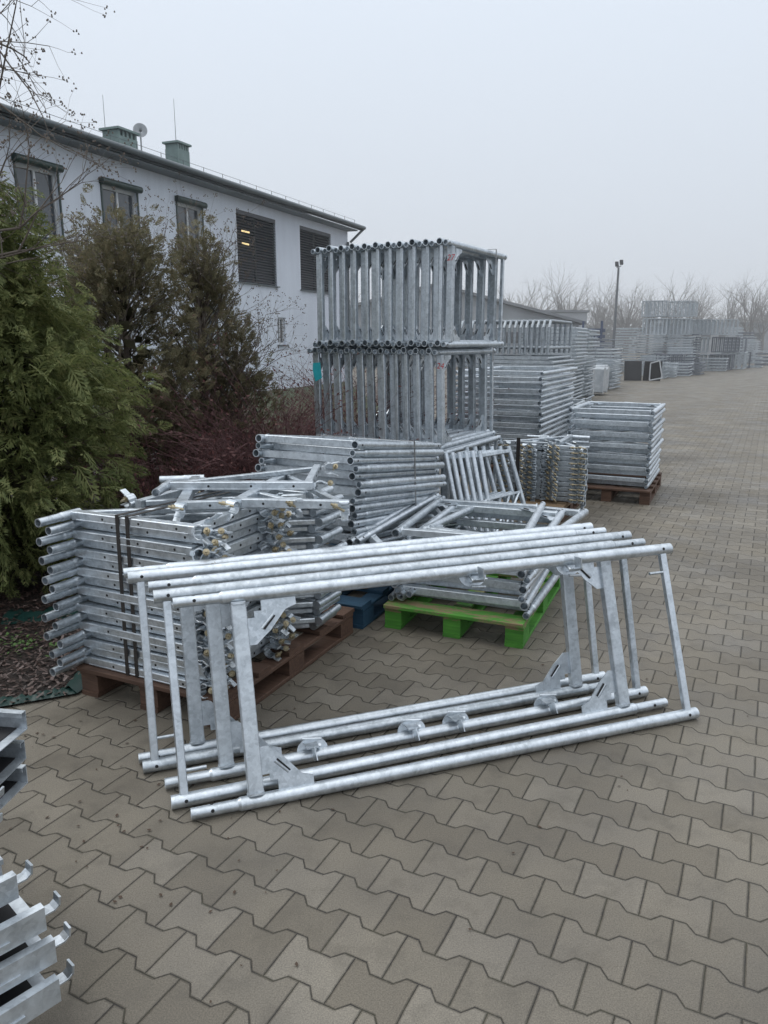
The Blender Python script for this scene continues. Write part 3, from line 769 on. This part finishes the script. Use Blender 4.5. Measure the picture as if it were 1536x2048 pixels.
for x0,x1,z0,z1 in ops:
    y0,y1=SET,SET+.14
    b.quad([(x0,y0,z0),(x1,y0,z0),(x1,y1,z0),(x0,y1,z0)]); b.quad([(x0,y0,z1),(x0,y1,z1),(x1,y1,z1),(x1,y0,z1)])
    b.quad([(x0,y0,z0),(x0,y1,z0),(x0,y1,z1),(x0,y0,z1)]); b.quad([(x1,y0,z0),(x1,y0,z1),(x1,y1,z1),(x1,y1,z0)])
X1=BL-.3
b.quad([(X1,SET,0),(X1,DEP-SET,0),(X1,DEP-SET,Hh),(X1,DEP/2,Hh+1.75),(X1,SET,Hh)]); b.quad([(0,SET,0),(0,SET,Hh),(0,DEP/2,Hh+1.75),(0,DEP-SET,Hh),(0,DEP-SET,0)])
b.quad([(0,DEP-SET,0),(0,DEP-SET,Hh),(X1,DEP-SET,Hh),(X1,DEP-SET,0)])
kid("wall",b.mesh("wall",BW),bld)
for (c,w,z0,z1,kind) in wins:
    we=bpy.data.objects.new("window",None); link(we,bld); we.location=(c,SET,0)
    h=w/2
    b=MB(); y=.10; fm=WHF if kind==0 else FRG; t=.07
    b.box((-h,y-.03,z0),(-h+t,y+.03,z1)); b.box((h-t,y-.03,z0),(h,y+.03,z1))
    b.box((-h+t,y-.03,z0),(h-t,y+.03,z0+t)); b.box((-h+t,y-.03,z1-t),(h-t,y+.03,z1))
    b.box((-.03,y-.025,z0+t),(.03,y+.025,z1-t))
    mobj("frame",b.mesh("frame",fm),we)
    b=MB(); b.quad([(-h+.01,y+.012,z0+.01),(h-.01,y+.012,z0+.01),(h-.01,y+.012,z1-.01),(-h+.01,y+.012,z1-.01)]); mobj("glass",b.mesh("glass",GLASS),we)
    b=MB(); b.bar((-h-.06,-.035,z0-.02),(h+.06,-.035,z0-.02),.1,.035); mobj("sill",b.mesh("sill",FRG if kind==0 and w>1 else GUT),we)
    if kind==0 and w>1:
        b=MB(); b.box((-h-.05,-.12,z1-.0),(h+.05,-.003,z1+.14)); b.cyl((-h-.05,-.09,z1+.07),(h+.05,-.09,z1+.07),.08,seg=10)
        mobj("shutter_box",b.mesh("shutter_box",FRG),we)
        b=MB(); b.box((-h-.02,-.03,z0),(-h+.02,-.003,z1-.003)); r_=b.mesh("shutter_rail",FRG); mobj("shutter_rail",r_,we)
        k=mobj("shutter_rail",r_,we); k.location=(2*h,0,0)
    elif kind==1:
        b=MB(); zz=z0+.05
        while zz<z1-.05:
            b.bar((-h+.02,.03,zz),(h-.02,.03,zz),.075,.006,(0,-.6,.8),.001); zz+=.085
        b.box((-h,-.0,z1-.12),(h,.06,z1-.002)); mobj("blind",b.mesh("blind",SHUT),we)
        if c<at(.6):
            b=MB(); b.box((-.9,-.012,z1-.62),(-.45,-.008,z1-.57)); b.box((-.9,-.012,z1-.98),(-.5,-.008,z1-.93)); mobj("ceiling_lamp",b.mesh("ceiling_lamp",LAMPM),we)
sp=math.tan(math.radians(19))
b=MB(); ye=-.05
def rz(y): return Hh+.12+(y)*sp
b.add([(-.3,ye,rz(ye)),(BL,ye,rz(ye)),(BL,DEP/2,rz(DEP/2)),(-.3,DEP/2,rz(DEP/2)),(BL,DEP+.05,rz(ye)),(-.3,DEP+.05,rz(ye)),
       (-.3,ye,rz(ye)-.14),(BL,ye,rz(ye)-.14),(BL,DEP/2,rz(DEP/2)-.14),(-.3,DEP/2,rz(DEP/2)-.14),(BL,DEP+.05,rz(ye)-.14),(-.3,DEP+.05,rz(ye)-.14)],
      [[0,1,2,3],[3,2,4,5],[0,6,7,1],[1,7,8,2],[2,8,10,4],[0,3,9,6],[3,5,11,9],[6,9,8,7],[9,11,10,8],[5,4,10,11]])
x=-.2
while x<BL:
    b.bar((x,ye,rz(ye)+.02),(x,DEP/2,rz(DEP/2)+.02),.06,.05); x+=.33
roof=kid("roof",b.mesh("roof",ROOF),bld)
b=MB(); b.cyl((-.3,-.13,Hh+.05),(BL+.05,-.13,Hh+.05),.07,seg=10); b.box((-.3,-.05,Hh-.05),(BL,.0,Hh+.0)); kid("gutter",b.mesh("gutter",GUT),bld)
b=MB(); b.cyl((BL-.05,-.13,Hh),(BL-.25,SET-.09,Hh-.5),.05,seg=8); b.cyl((BL-.4,SET-.07,Hh-.5),(BL-.4,SET-.07,0),.05,seg=8); kid("downpipe",b.mesh("downpipe",GUT),bld)
b=MB(); b.box((-.0,.01,Hh-.1),(BL-.3,SET-.003,Hh-.06)); kid("soffit",b.mesh("soffit",GUT),bld)
b=MB(); x=0
while x<BL:
    b.cyl((x,.25,rz(.25)),(x,.25,rz(.25)+.16),.008,seg=4); x+=.9
b.cyl((0,.25,rz(.25)+.15),(BL,.25,rz(.25)+.15),.006,seg=4); kid("lightning_wire",b.mesh("lightning_wire",GUT),bld)
CHM=simple("green_grey_chimney",(.20,.27,.26),(.15,.21,.2),3,.8)
Bi=Bm.inverted()
def chimney(px,py,ztop,w,d):
    q=Bi@V((px,py,0)); b=MB(); zb=rz(q.y)-.4
    b.box((q.x-w/2,q.y-d/2,zb),(q.x+w/2,q.y+d/2,ztop-.22))
    b.box((q.x-w/2-.06,q.y-d/2-.06,ztop-.06),(q.x+w/2+.06,q.y+d/2+.06,ztop))
    for i in range(5):
        xx=q.x-w/2+.05+(w-.1)*i/4; b.box((xx-.04,q.y-d/2+.01,ztop-.219),(xx+.04,q.y+d/2-.01,ztop-.061))
    o=mobj("chimney",b.mesh("chimney",CHM),roof); return q
chimney(-7.75,23.9,7.62,.80,.6); chimney(-6.7,26.3,7.85,.60,.5)
b=MB(); 
D0=Bi@V((-7.35,24.6,0)); D0=V((D0.x,D0.y,7.80))
n=16; fwd=(Bi.to_3x3()@V((.25,-.95,.15))).normalized(); s1=fwd.cross(V((0,0,1))).normalized(); s2=s1.cross(fwd)
vs=[];fs=[]
for r in (.04,.12,.21):
    for t in np.linspace(0,2*math.pi,n,endpoint=False): vs.append(D0+s1*math.cos(t)*r+s2*math.sin(t)*r+fwd*(r*r*.9))
for k in range(2):
    for i in range(n): fs.append([k*n+i,k*n+(i+1)%n,(k+1)*n+(i+1)%n,(k+1)*n+i])
fs.append(list(range(n))); b.add(vs,fs,True)
b.cyl(D0-fwd*.04,(D0.x,D0.y,rz(D0.y)),.025,seg=6); b.cyl(D0-s2*.2,D0+fwd*.25,.012,seg=5)
mobj("satellite_dish",b.mesh("satellite_dish",simple("dish_grey",(.4,.42,.44))),roof)
for (px,py,zb,zt) in ((-8.3,24.3,6.9,8.7),(-6.75,26.4,7.4,9.2)):
    q=Bi@V((px,py,0)); b=MB(); b.cyl((q.x,q.y,zb),(q.x,q.y,zt),.014,.006,seg=5); mobj("lightning_rod",b.mesh("lightning_rod",GUT),roof)
# ------------------------------------------------------------------ far yard
def bundle(x,y,deg,w,d,z0,z1,style,label,mat=GFAR,gap=.1,r=.024,tk=.055):
    D,R=DR(deg+random.uniform(-3,3)); b=MB(); h=z1-z0
    o0=-R*w
    if style=='v':
        n=max(2,int(w/gap))
        for i in range(n+1):
            p=o0+R*(w*i/n)
            b.bar(p+V((0,0,r)),p+V((0,0,h-r)),tk,tk,D); 
            b.bar(p+D*d+V((0,0,r)),p+D*d+V((0,0,h-r)),tk,tk,D)
            for zz in (r,h-r): b.cyl(p-D*.08+V((0,0,zz)),p+D*(d+.05)+V((0,0,zz)),r,seg=6)
            b.cyl(p+D*d*.5+V((0,0,r)),p+D*d*.5+V((0,0,h-r)),r,seg=5)
        for zz in (r,h-r): b.bar(o0-D*.06+V((0,0,zz)),-D*.06+V((0,0,zz)),.05,.05)
    elif style=='h':
        n=max(2,int(h/(gap*.75)))
        for i in range(n+1):
            z=r+(h-2*r)*i/n; j=random.uniform(-.06,.06)
            b.bar(o0+V((0,0,z))+R*j,R*j+V((0,0,z)),.045,tk); 
            b.bar(o0+D*d+V((0,0,z)),D*d+V((0,0,z)),.045,tk)
            for k in (0,1): p=o0*(1-k)+V((0,0,z))+R*j; b.cyl(p-D*.08,p+D*d,r,seg=6)
            b.cyl(o0*.5+V((0,0,z)),o0*.5+D*d+V((0,0,z)),r,seg=5)
    elif style=='arch':
        n=max(2,int(w/gap))
        for i in range(n+1):
            p=o0+R*(w*i/n)
            b.cyl(p,p+V((0,0,h-.12)),r,seg=6); b.cyl(p+V((0,0,h-.12)),p+D*.1+V((0,0,h)),r,seg=6); b.cyl(p+D*.1+V((0,0,h)),p+D*d+V((0,0,h)),r,seg=6); b.cyl(p+D*d+V((0,0,h)),p+D*d,r,seg=6)
            b.cyl(p+V((0,0,.1)),p+D*d+V((0,0,.1)),r,seg=6)
    o=mobj("frame_bundle",b.mesh("frame_bundle",mat)); o.location=(x,y,z0)
    o["label"]=label;o["category"]="frame bundle";o["group"]="bundled galvanised frames along the yard"
    return o
bundle(2.65,12.4,25,1.5,1.6,1.40,1.93,'arch',"bundle of arched galvanised frames on top of others",gap=.09)
bundle(2.70,12.4,25,1.5,1.6,.72,1.36,'h',"flat bundle of galvanised frames under arched ones",gap=.09)
bundle(2.70,12.4,25,1.5,1.6,.03,.70,'h',"flat bundle of galvanised frames on the paving",gap=.09)
bundle(2.50,10.2,25,.5,1.2,.03,.75,'h',"small pile of galvanised frames",gap=.12)
bundle(2.90,9.9,60,.6,1.0,.03,.75,'h',"small pile of galvanised frames",gap=.15)
bundle(4.10,16.5,25,1.2,1.5,.03,1.0,'h',"stack of galvanised frames along the yard",gap=.10)
bundle(4.10,16.5,25,1.2,1.5,1.02,1.90,'h',"stack of galvanised frames along the yard",gap=.10)
bundle(5.15,19.5,25,1.2,1.5,.03,.95,'h',"stack of galvanised frames along the yard",gap=.13)
bundle(5.15,19.5,25,1.2,1.5,.97,1.90,'h',"stack of galvanised frames along the yard",gap=.13)
YL="stack of galvanised frames further along the yard"
YD="stack of dull dark grey steel parts along the yard"
for i,(x,y,w,h,s,dk) in enumerate(((7.6,25.5,1.3,1.0,'h',0),(8.3,27.5,1.3,.9,'h',0),(9.2,31.0,1.1,1.3,'h',0),(9.9,34,1.3,1.7,'h',1),(13.6,37,1.2,.9,'h',0),(14.6,37.5,1.2,1.0,'v',1),(12.2,40,1.3,1.5,'h',0),(13.5,41,1.2,2.3,'h',0),(12.6,36,1.2,.6,'v',0),(14.2,35.5,1.4,.6,'h',0),(16.2,39.5,1.4,.8,'h',1),(10.5,42,1.6,1.9,'h',1),(15.6,38.6,1.2,1.3,'h',0),(17.3,42.5,1.0,2.0,'h',1),(11.4,37.6,1.2,1.2,'h',1),(11.8,44,1.2,2.1,'v',0),(13.0,34.2,1.0,.45,'h',0),(12.2,33.2,.9,.7,'h',0),(15.2,36.6,1.0,.6,'h',1),(18.6,41.6,1.3,.7,'h',0))):
    bundle(x,y,27,w,1.5,.03,h,s,YD if dk else YL,GDRK if dk else GFAR,gap=.18,tk=.06)
FL="stacked bundle of galvanised frames in the far yard"
for (x,y,w,lv,dk) in ((14.9,41,1.2,(.03,1.0,1.95),0),(16.35,41,1.2,(.03,1.0,1.95),0),(18.4,43.5,1.25,(.03,1.0,1.97),0),(19.9,43.5,1.25,(.03,1.0,1.97),1),(17.0,45,1.2,(.03,1.0,1.6),1)):
    for i,z in enumerate(lv): bundle(x+random.uniform(-.12,.12),y,27,w,1.8,z,z+.86,'v' if x>17.5 or i==2 else 'h',FL,GDRK if dk and i<2 else GFAR,gap=.19,tk=.07)
for x in (14.9,16.4): bundle(x,41,27,1.2,1.8,2.9,3.72,'v',"top bundle of frames on a very high stack",gap=.19,tk=.07)
for i,(x,y,w,h,s) in enumerate(((20.9,44.4,1.2,1.0,'v'),(22.0,46,1.1,1.0,'v'),(22.9,50,1.2,1.5,'h'),(24.2,52,1.2,2.5,'h'),(25.4,54,1.3,1.9,'v'),(26.6,56,1.1,1.3,'h'),(27.9,58,1.3,1.7,'h'),(29.3,61,1.3,2.3,'h'),(31.0,64,1.5,1.5,'v'),(32.9,68,1.7,2.0,'h'),(35.4,72,2.0,1.5,'h'),(39,82,2.4,2.2,'v'),(44,90,3,1.6,'h'),(26.5,52,1.2,.8,'h'),(29.5,58,1.4,.9,'h'),(23.4,47.5,.9,.6,'h'))):
    bundle(x,y,27,w,1.8,.03,h,s,"bundle of galvanised frames in the far yard",GDRK if i%3==1 else GFAR,gap=.26,tk=.09)
BLUE=simple("blue_painted_beams",(.03,.06,.14),(.02,.035,.08),5,.6)
D,R=DR(27)
re=empty("beam_rack","rack of dark blue formwork beams","rack",None,Matrix.Translation((13.0,46,0)))
for k in range(7):
    b=MB()
    for j in range(7):
        p=-R*3.4+V((0,0,.1+k*.36))+D*(.16*j); b.bar(p,p+R*3.4,.1,.2)
    kid("beam_layer",b.mesh("beam_layer",BLUE),re)
b=MB(); b.bar(V((0,0,0)),V((0,0,2.8)),.1,.1); pm=b.mesh("post",BLUE)
for x in (0,1.1,2.2,3.4): kid("post",pm,re).location=-R*x-D*.15
WRAP=simple("white_shrink_wrap",(.50,.53,.55),(.33,.36,.39),5,.3,0,.6)
for i,(x,y) in enumerate(((5.75,21.3),(6.65,23),(7.2,24.8))):
    D,R=DR(27); b=MB(); 
    for k in range(4):
        p=-R*(.45)+D*.2*k+V((0,0,.42)); b.bar(p-R*.45+V((0,0,.04)),p+R*.45+V((0,0,.04+random.uniform(-.03,.03))),.19,.75+random.uniform(-.06,.06),(0,0,1),.05)
    o=mobj("wrapped_goods",b.mesh("wrapped_goods",WRAP)); o.location=(x,y,0);o["label"]="pallet load wrapped in white film";o["category"]="pallet load";o["group"]="white wrapped pallet loads"
D,R=DR(10)
PM=simple("black_panel",(.02,.02,.022))
for x,t in ((0,.25),(.75,-.2)):
    b=MB(); p=V((0,0,0)); q=p+R*.7; u=V((0,0,.80))+D*t
    b.ext([p,q,q+u,p+u],D*.03)
    o=mobj("dark_panel",b.mesh("dark_panel",PM)); o.location=V((10.1,32,.005))+R*x;o["label"]="black panel leaning upright on the paving";o["category"]="panel";o["group"]="black panels"
b=MB(); p=V((0,0,0))
for s0,s1 in (((0,0),(.5,.1)),((.5,.1),(.35,.8)),((.35,.8),(0,.7)),((0,.7),(0,0))): b.bar(p+R*s0[0]+V((0,0,s0[1]+.03)),p+R*s1[0]+V((0,0,s1[1]+.03)),.045,.045,D)
o=mobj("white_tube_frame",b.mesh("white_tube_frame",WHF)); o.location=V((10.1,31.8,0))+R*.95;o["label"]="white angular tube frame standing on paving";o["category"]="tube frame"
e=empty("street_lamp","tall grey yard lamp post with twin floodlights","street lamp",None,Matrix.Translation((11.05,37,0)))
POLE=simple("weathered_pole",(.20,.21,.22),(.14,.15,.16),4,.6,.3)
b=MB(); b.cyl((0,0,0),(0,0,5.0),.075,.05,seg=10); kid("pole",b.mesh("pole",POLE),e)
b=MB(); b.bar((-.10,0,5.0),(.12,0,5.08),.04,.04); kid("arm",b.mesh("arm",POLE),e)
b=MB(); b.bar((0,-.05,-.10),(0,.03,.10),.15,.08); fm=b.mesh("floodlight",simple("lamp_dark",(.05,.05,.055))); k=kid("floodlight",fm,e); k.location=(-.11,-.05,5.15); k=kid("floodlight",fm,e); k.location=(.10,-.05,5.23)
HW=simple("pale_hall_wall",(.36,.38,.40),None,.6,.8); HR=simple("hall_roof",(.22,.23,.24),None,.6,.7); HD=simple("hall_dark_glass",(.08,.085,.09))
def hall(x,y,deg,w,d,h,rise,label,overh=.4):
    e=empty("industrial_hall",label,"building",None,Matrix.Translation((x,y,0))@Matrix.Rotation(-math.radians(deg),4,'Z'))
    b=MB(); b.add([(0,0,0),(w,0,0),(w,d,0),(0,d,0),(0,0,h),(w,0,h),(w,d,h),(0,d,h),(w/2,0,h+rise),(w/2,d,h+rise)],
      [[0,1,5,8,4],[1,2,6,5],[2,3,7,9,6],[3,0,4,7]]); kid("wall",b.mesh("wall",HW),e)
    b=MB(); t=.2
    for s in (0,1):
        x0=-overh if s==0 else w+overh; z0=h-overh*rise/(w/2)
        b.add([(x0,-overh,z0+.02),(w/2,-overh,h+rise+.02),(w/2,d+overh,h+rise+.02),(x0,d+overh,z0+.02),(x0,-overh,z0+t),(w/2,-overh,h+rise+t),(w/2,d+overh,h+rise+t),(x0,d+overh,z0+t)],
          [[0,1,2,3],[4,5,6,7],[0,4,5,1],[3,2,6,7],[0,3,7,4]])
    kid("roof",b.mesh("roof",HR),e)
    b=MB()
    k=.6
    while k<w-1.6: b.box((k,-.03,h*.55),(k+1.2,-.005,h*.8)); k+=2.2
    kid("window_band",b.mesh("window_band",HD),e)
    return e
hall(-6,50,0,18.6,14,2.75,2.3,"low grey hall with shallow gable roof")
hall(11.9,66,0,5.4,8,4.0,.02,"small grey hall with nearly flat roof",.15)
hall(60,110,5,16,20,4.2,.8,"pale low hall beyond the yard")
hall(36,100,5,18,20,3.4,.5,"pale low hall beyond the yard")
rw=random.Random(21); b=MB()
for i in range(160):
    X=rw.uniform(-10,115); Y=rw.uniform(92,130)
    Hs=rw.uniform(6,9.0)*(1.25 if rw.random()<.15 else 1)
    b.cyl((X,Y,0),(X,Y,Hs*.5),.2,.12,seg=4,cap=False)
    for k in range(6):
        branch(b,(X,Y,Hs*rw.uniform(.2,.5)),(rw.gauss(0,.5),rw.gauss(0,.3),1),Hs*.36,.08,2,rw,None,.45,3)
o=mobj("far_trees",b.mesh("far_trees",simple("distant_twigs",(.16,.145,.13),(.10,.09,.08)))); o["kind"]="stuff"
O=[]
for i in range(12000):
    X=rw.uniform(-20,160); Y=rw.uniform(112,145); Z=min(4.2+1.2*math.sin(X*.33),abs(rw.gauss(0,2.4))+.3+1.5*math.sin(X*.21)*rw.random())
    s=rw.uniform(.25,.6); a=rw.uniform(-.5,.5); c=V((X,Y,max(.3,Z))); u=V((math.cos(a),math.sin(a),rw.gauss(0,.5)))*s; w=V((0,0,1))*s*rw.uniform(.3,.9)+u*.2
    O.append([c-u,c-w,c+u,c+w])
me=quads_mesh("undergrowth",[np.array(O)],[simple("distant_scrub",(.11,.11,.095),(.07,.07,.062),.5)])
o=mobj("far_undergrowth",me); o["kind"]="stuff"
# ------------------------------------------------------------------ mist volume over the far yard
b=MB(); b.box((-120,13,-.5),(190,300,12))
MM=bpy.data.materials.new("thin_mist")
o=mobj("mist",b.mesh("mist",MM)); o["kind"]="structure"
MM.use_nodes=True; nt=MM.node_tree; nt.nodes.clear()
out=nt.nodes.new("ShaderNodeOutputMaterial"); vs=nt.nodes.new("ShaderNodeVolumeScatter"); vs.inputs['Color'].default_value=(.97,.985,1,1); vs.inputs['Density'].default_value=.0034
nt.links.new(vs.outputs[0],out.inputs['Volume'])
# ------------------------------------------------------------------ world, sun, camera
w=bpy.data.worlds.new("World"); scene.world=w; w.use_nodes=True; nt=w.node_tree
bg=nt.nodes["Background"]; bg.inputs['Strength'].default_value=.1
sky=nt.nodes.new("ShaderNodeTexSky"); sky.sky_type='NISHITA'; sky.sun_disc=False; sky.sun_elevation=math.radians(50); sky.sun_rotation=math.radians(-60)
hs=nt.nodes.new("ShaderNodeHueSaturation"); hs.inputs['Saturation'].default_value=.25; nt.links.new(sky.outputs[0],hs.inputs['Color'])
tc=nt.nodes.new("ShaderNodeTexCoord"); sx=nt.nodes.new("ShaderNodeSeparateXYZ"); nt.links.new(tc.outputs['Generated'],sx.inputs[0])
cl=ramp(nt,sx.outputs[2],[(0,(.33,.352,.385)),(.10,(.348,.377,.416)),(.38,(.402,.443,.498)),(.62,(.56,.59,.635)),(1,(.90,.93,.965))])
sc=nt.nodes.new("ShaderNodeVectorMath"); sc.operation='SCALE'; sc.inputs['Scale'].default_value=20.0; nt.links.new(cl,sc.inputs[0])
mx=mixc(nt,.94,hs.outputs[0],sc.outputs[0]); nt.links.new(mx,bg.inputs['Color'])
sl_=bpy.data.lights.new("sun",'SUN'); sl_.energy=.9; sl_.angle=math.radians(25); sl_.color=(1,.98,.95)
so=bpy.data.objects.new("sun",sl_); COL.objects.link(so)
sdir=V((-math.sin(math.radians(60))*math.cos(math.radians(50)),math.cos(math.radians(60))*math.cos(math.radians(50)),math.sin(math.radians(50))))
so.rotation_euler=sdir.to_track_quat('Z','Y').to_euler()
cam=bpy.data.cameras.new("camera"); co=bpy.data.objects.new("camera",cam); COL.objects.link(co)
cam.sensor_fit='VERTICAL'; cam.sensor_height=24; cam.lens=24*1500/2048; cam.clip_end=600; cam.clip_start=.05
co.location=(0,0,1.6); co.rotation_euler=(math.radians(90-12.8),0,0); scene.camera=co
scene.view_settings.view_transform='Standard'; scene.view_settings.look='None'; scene.view_settings.exposure=0
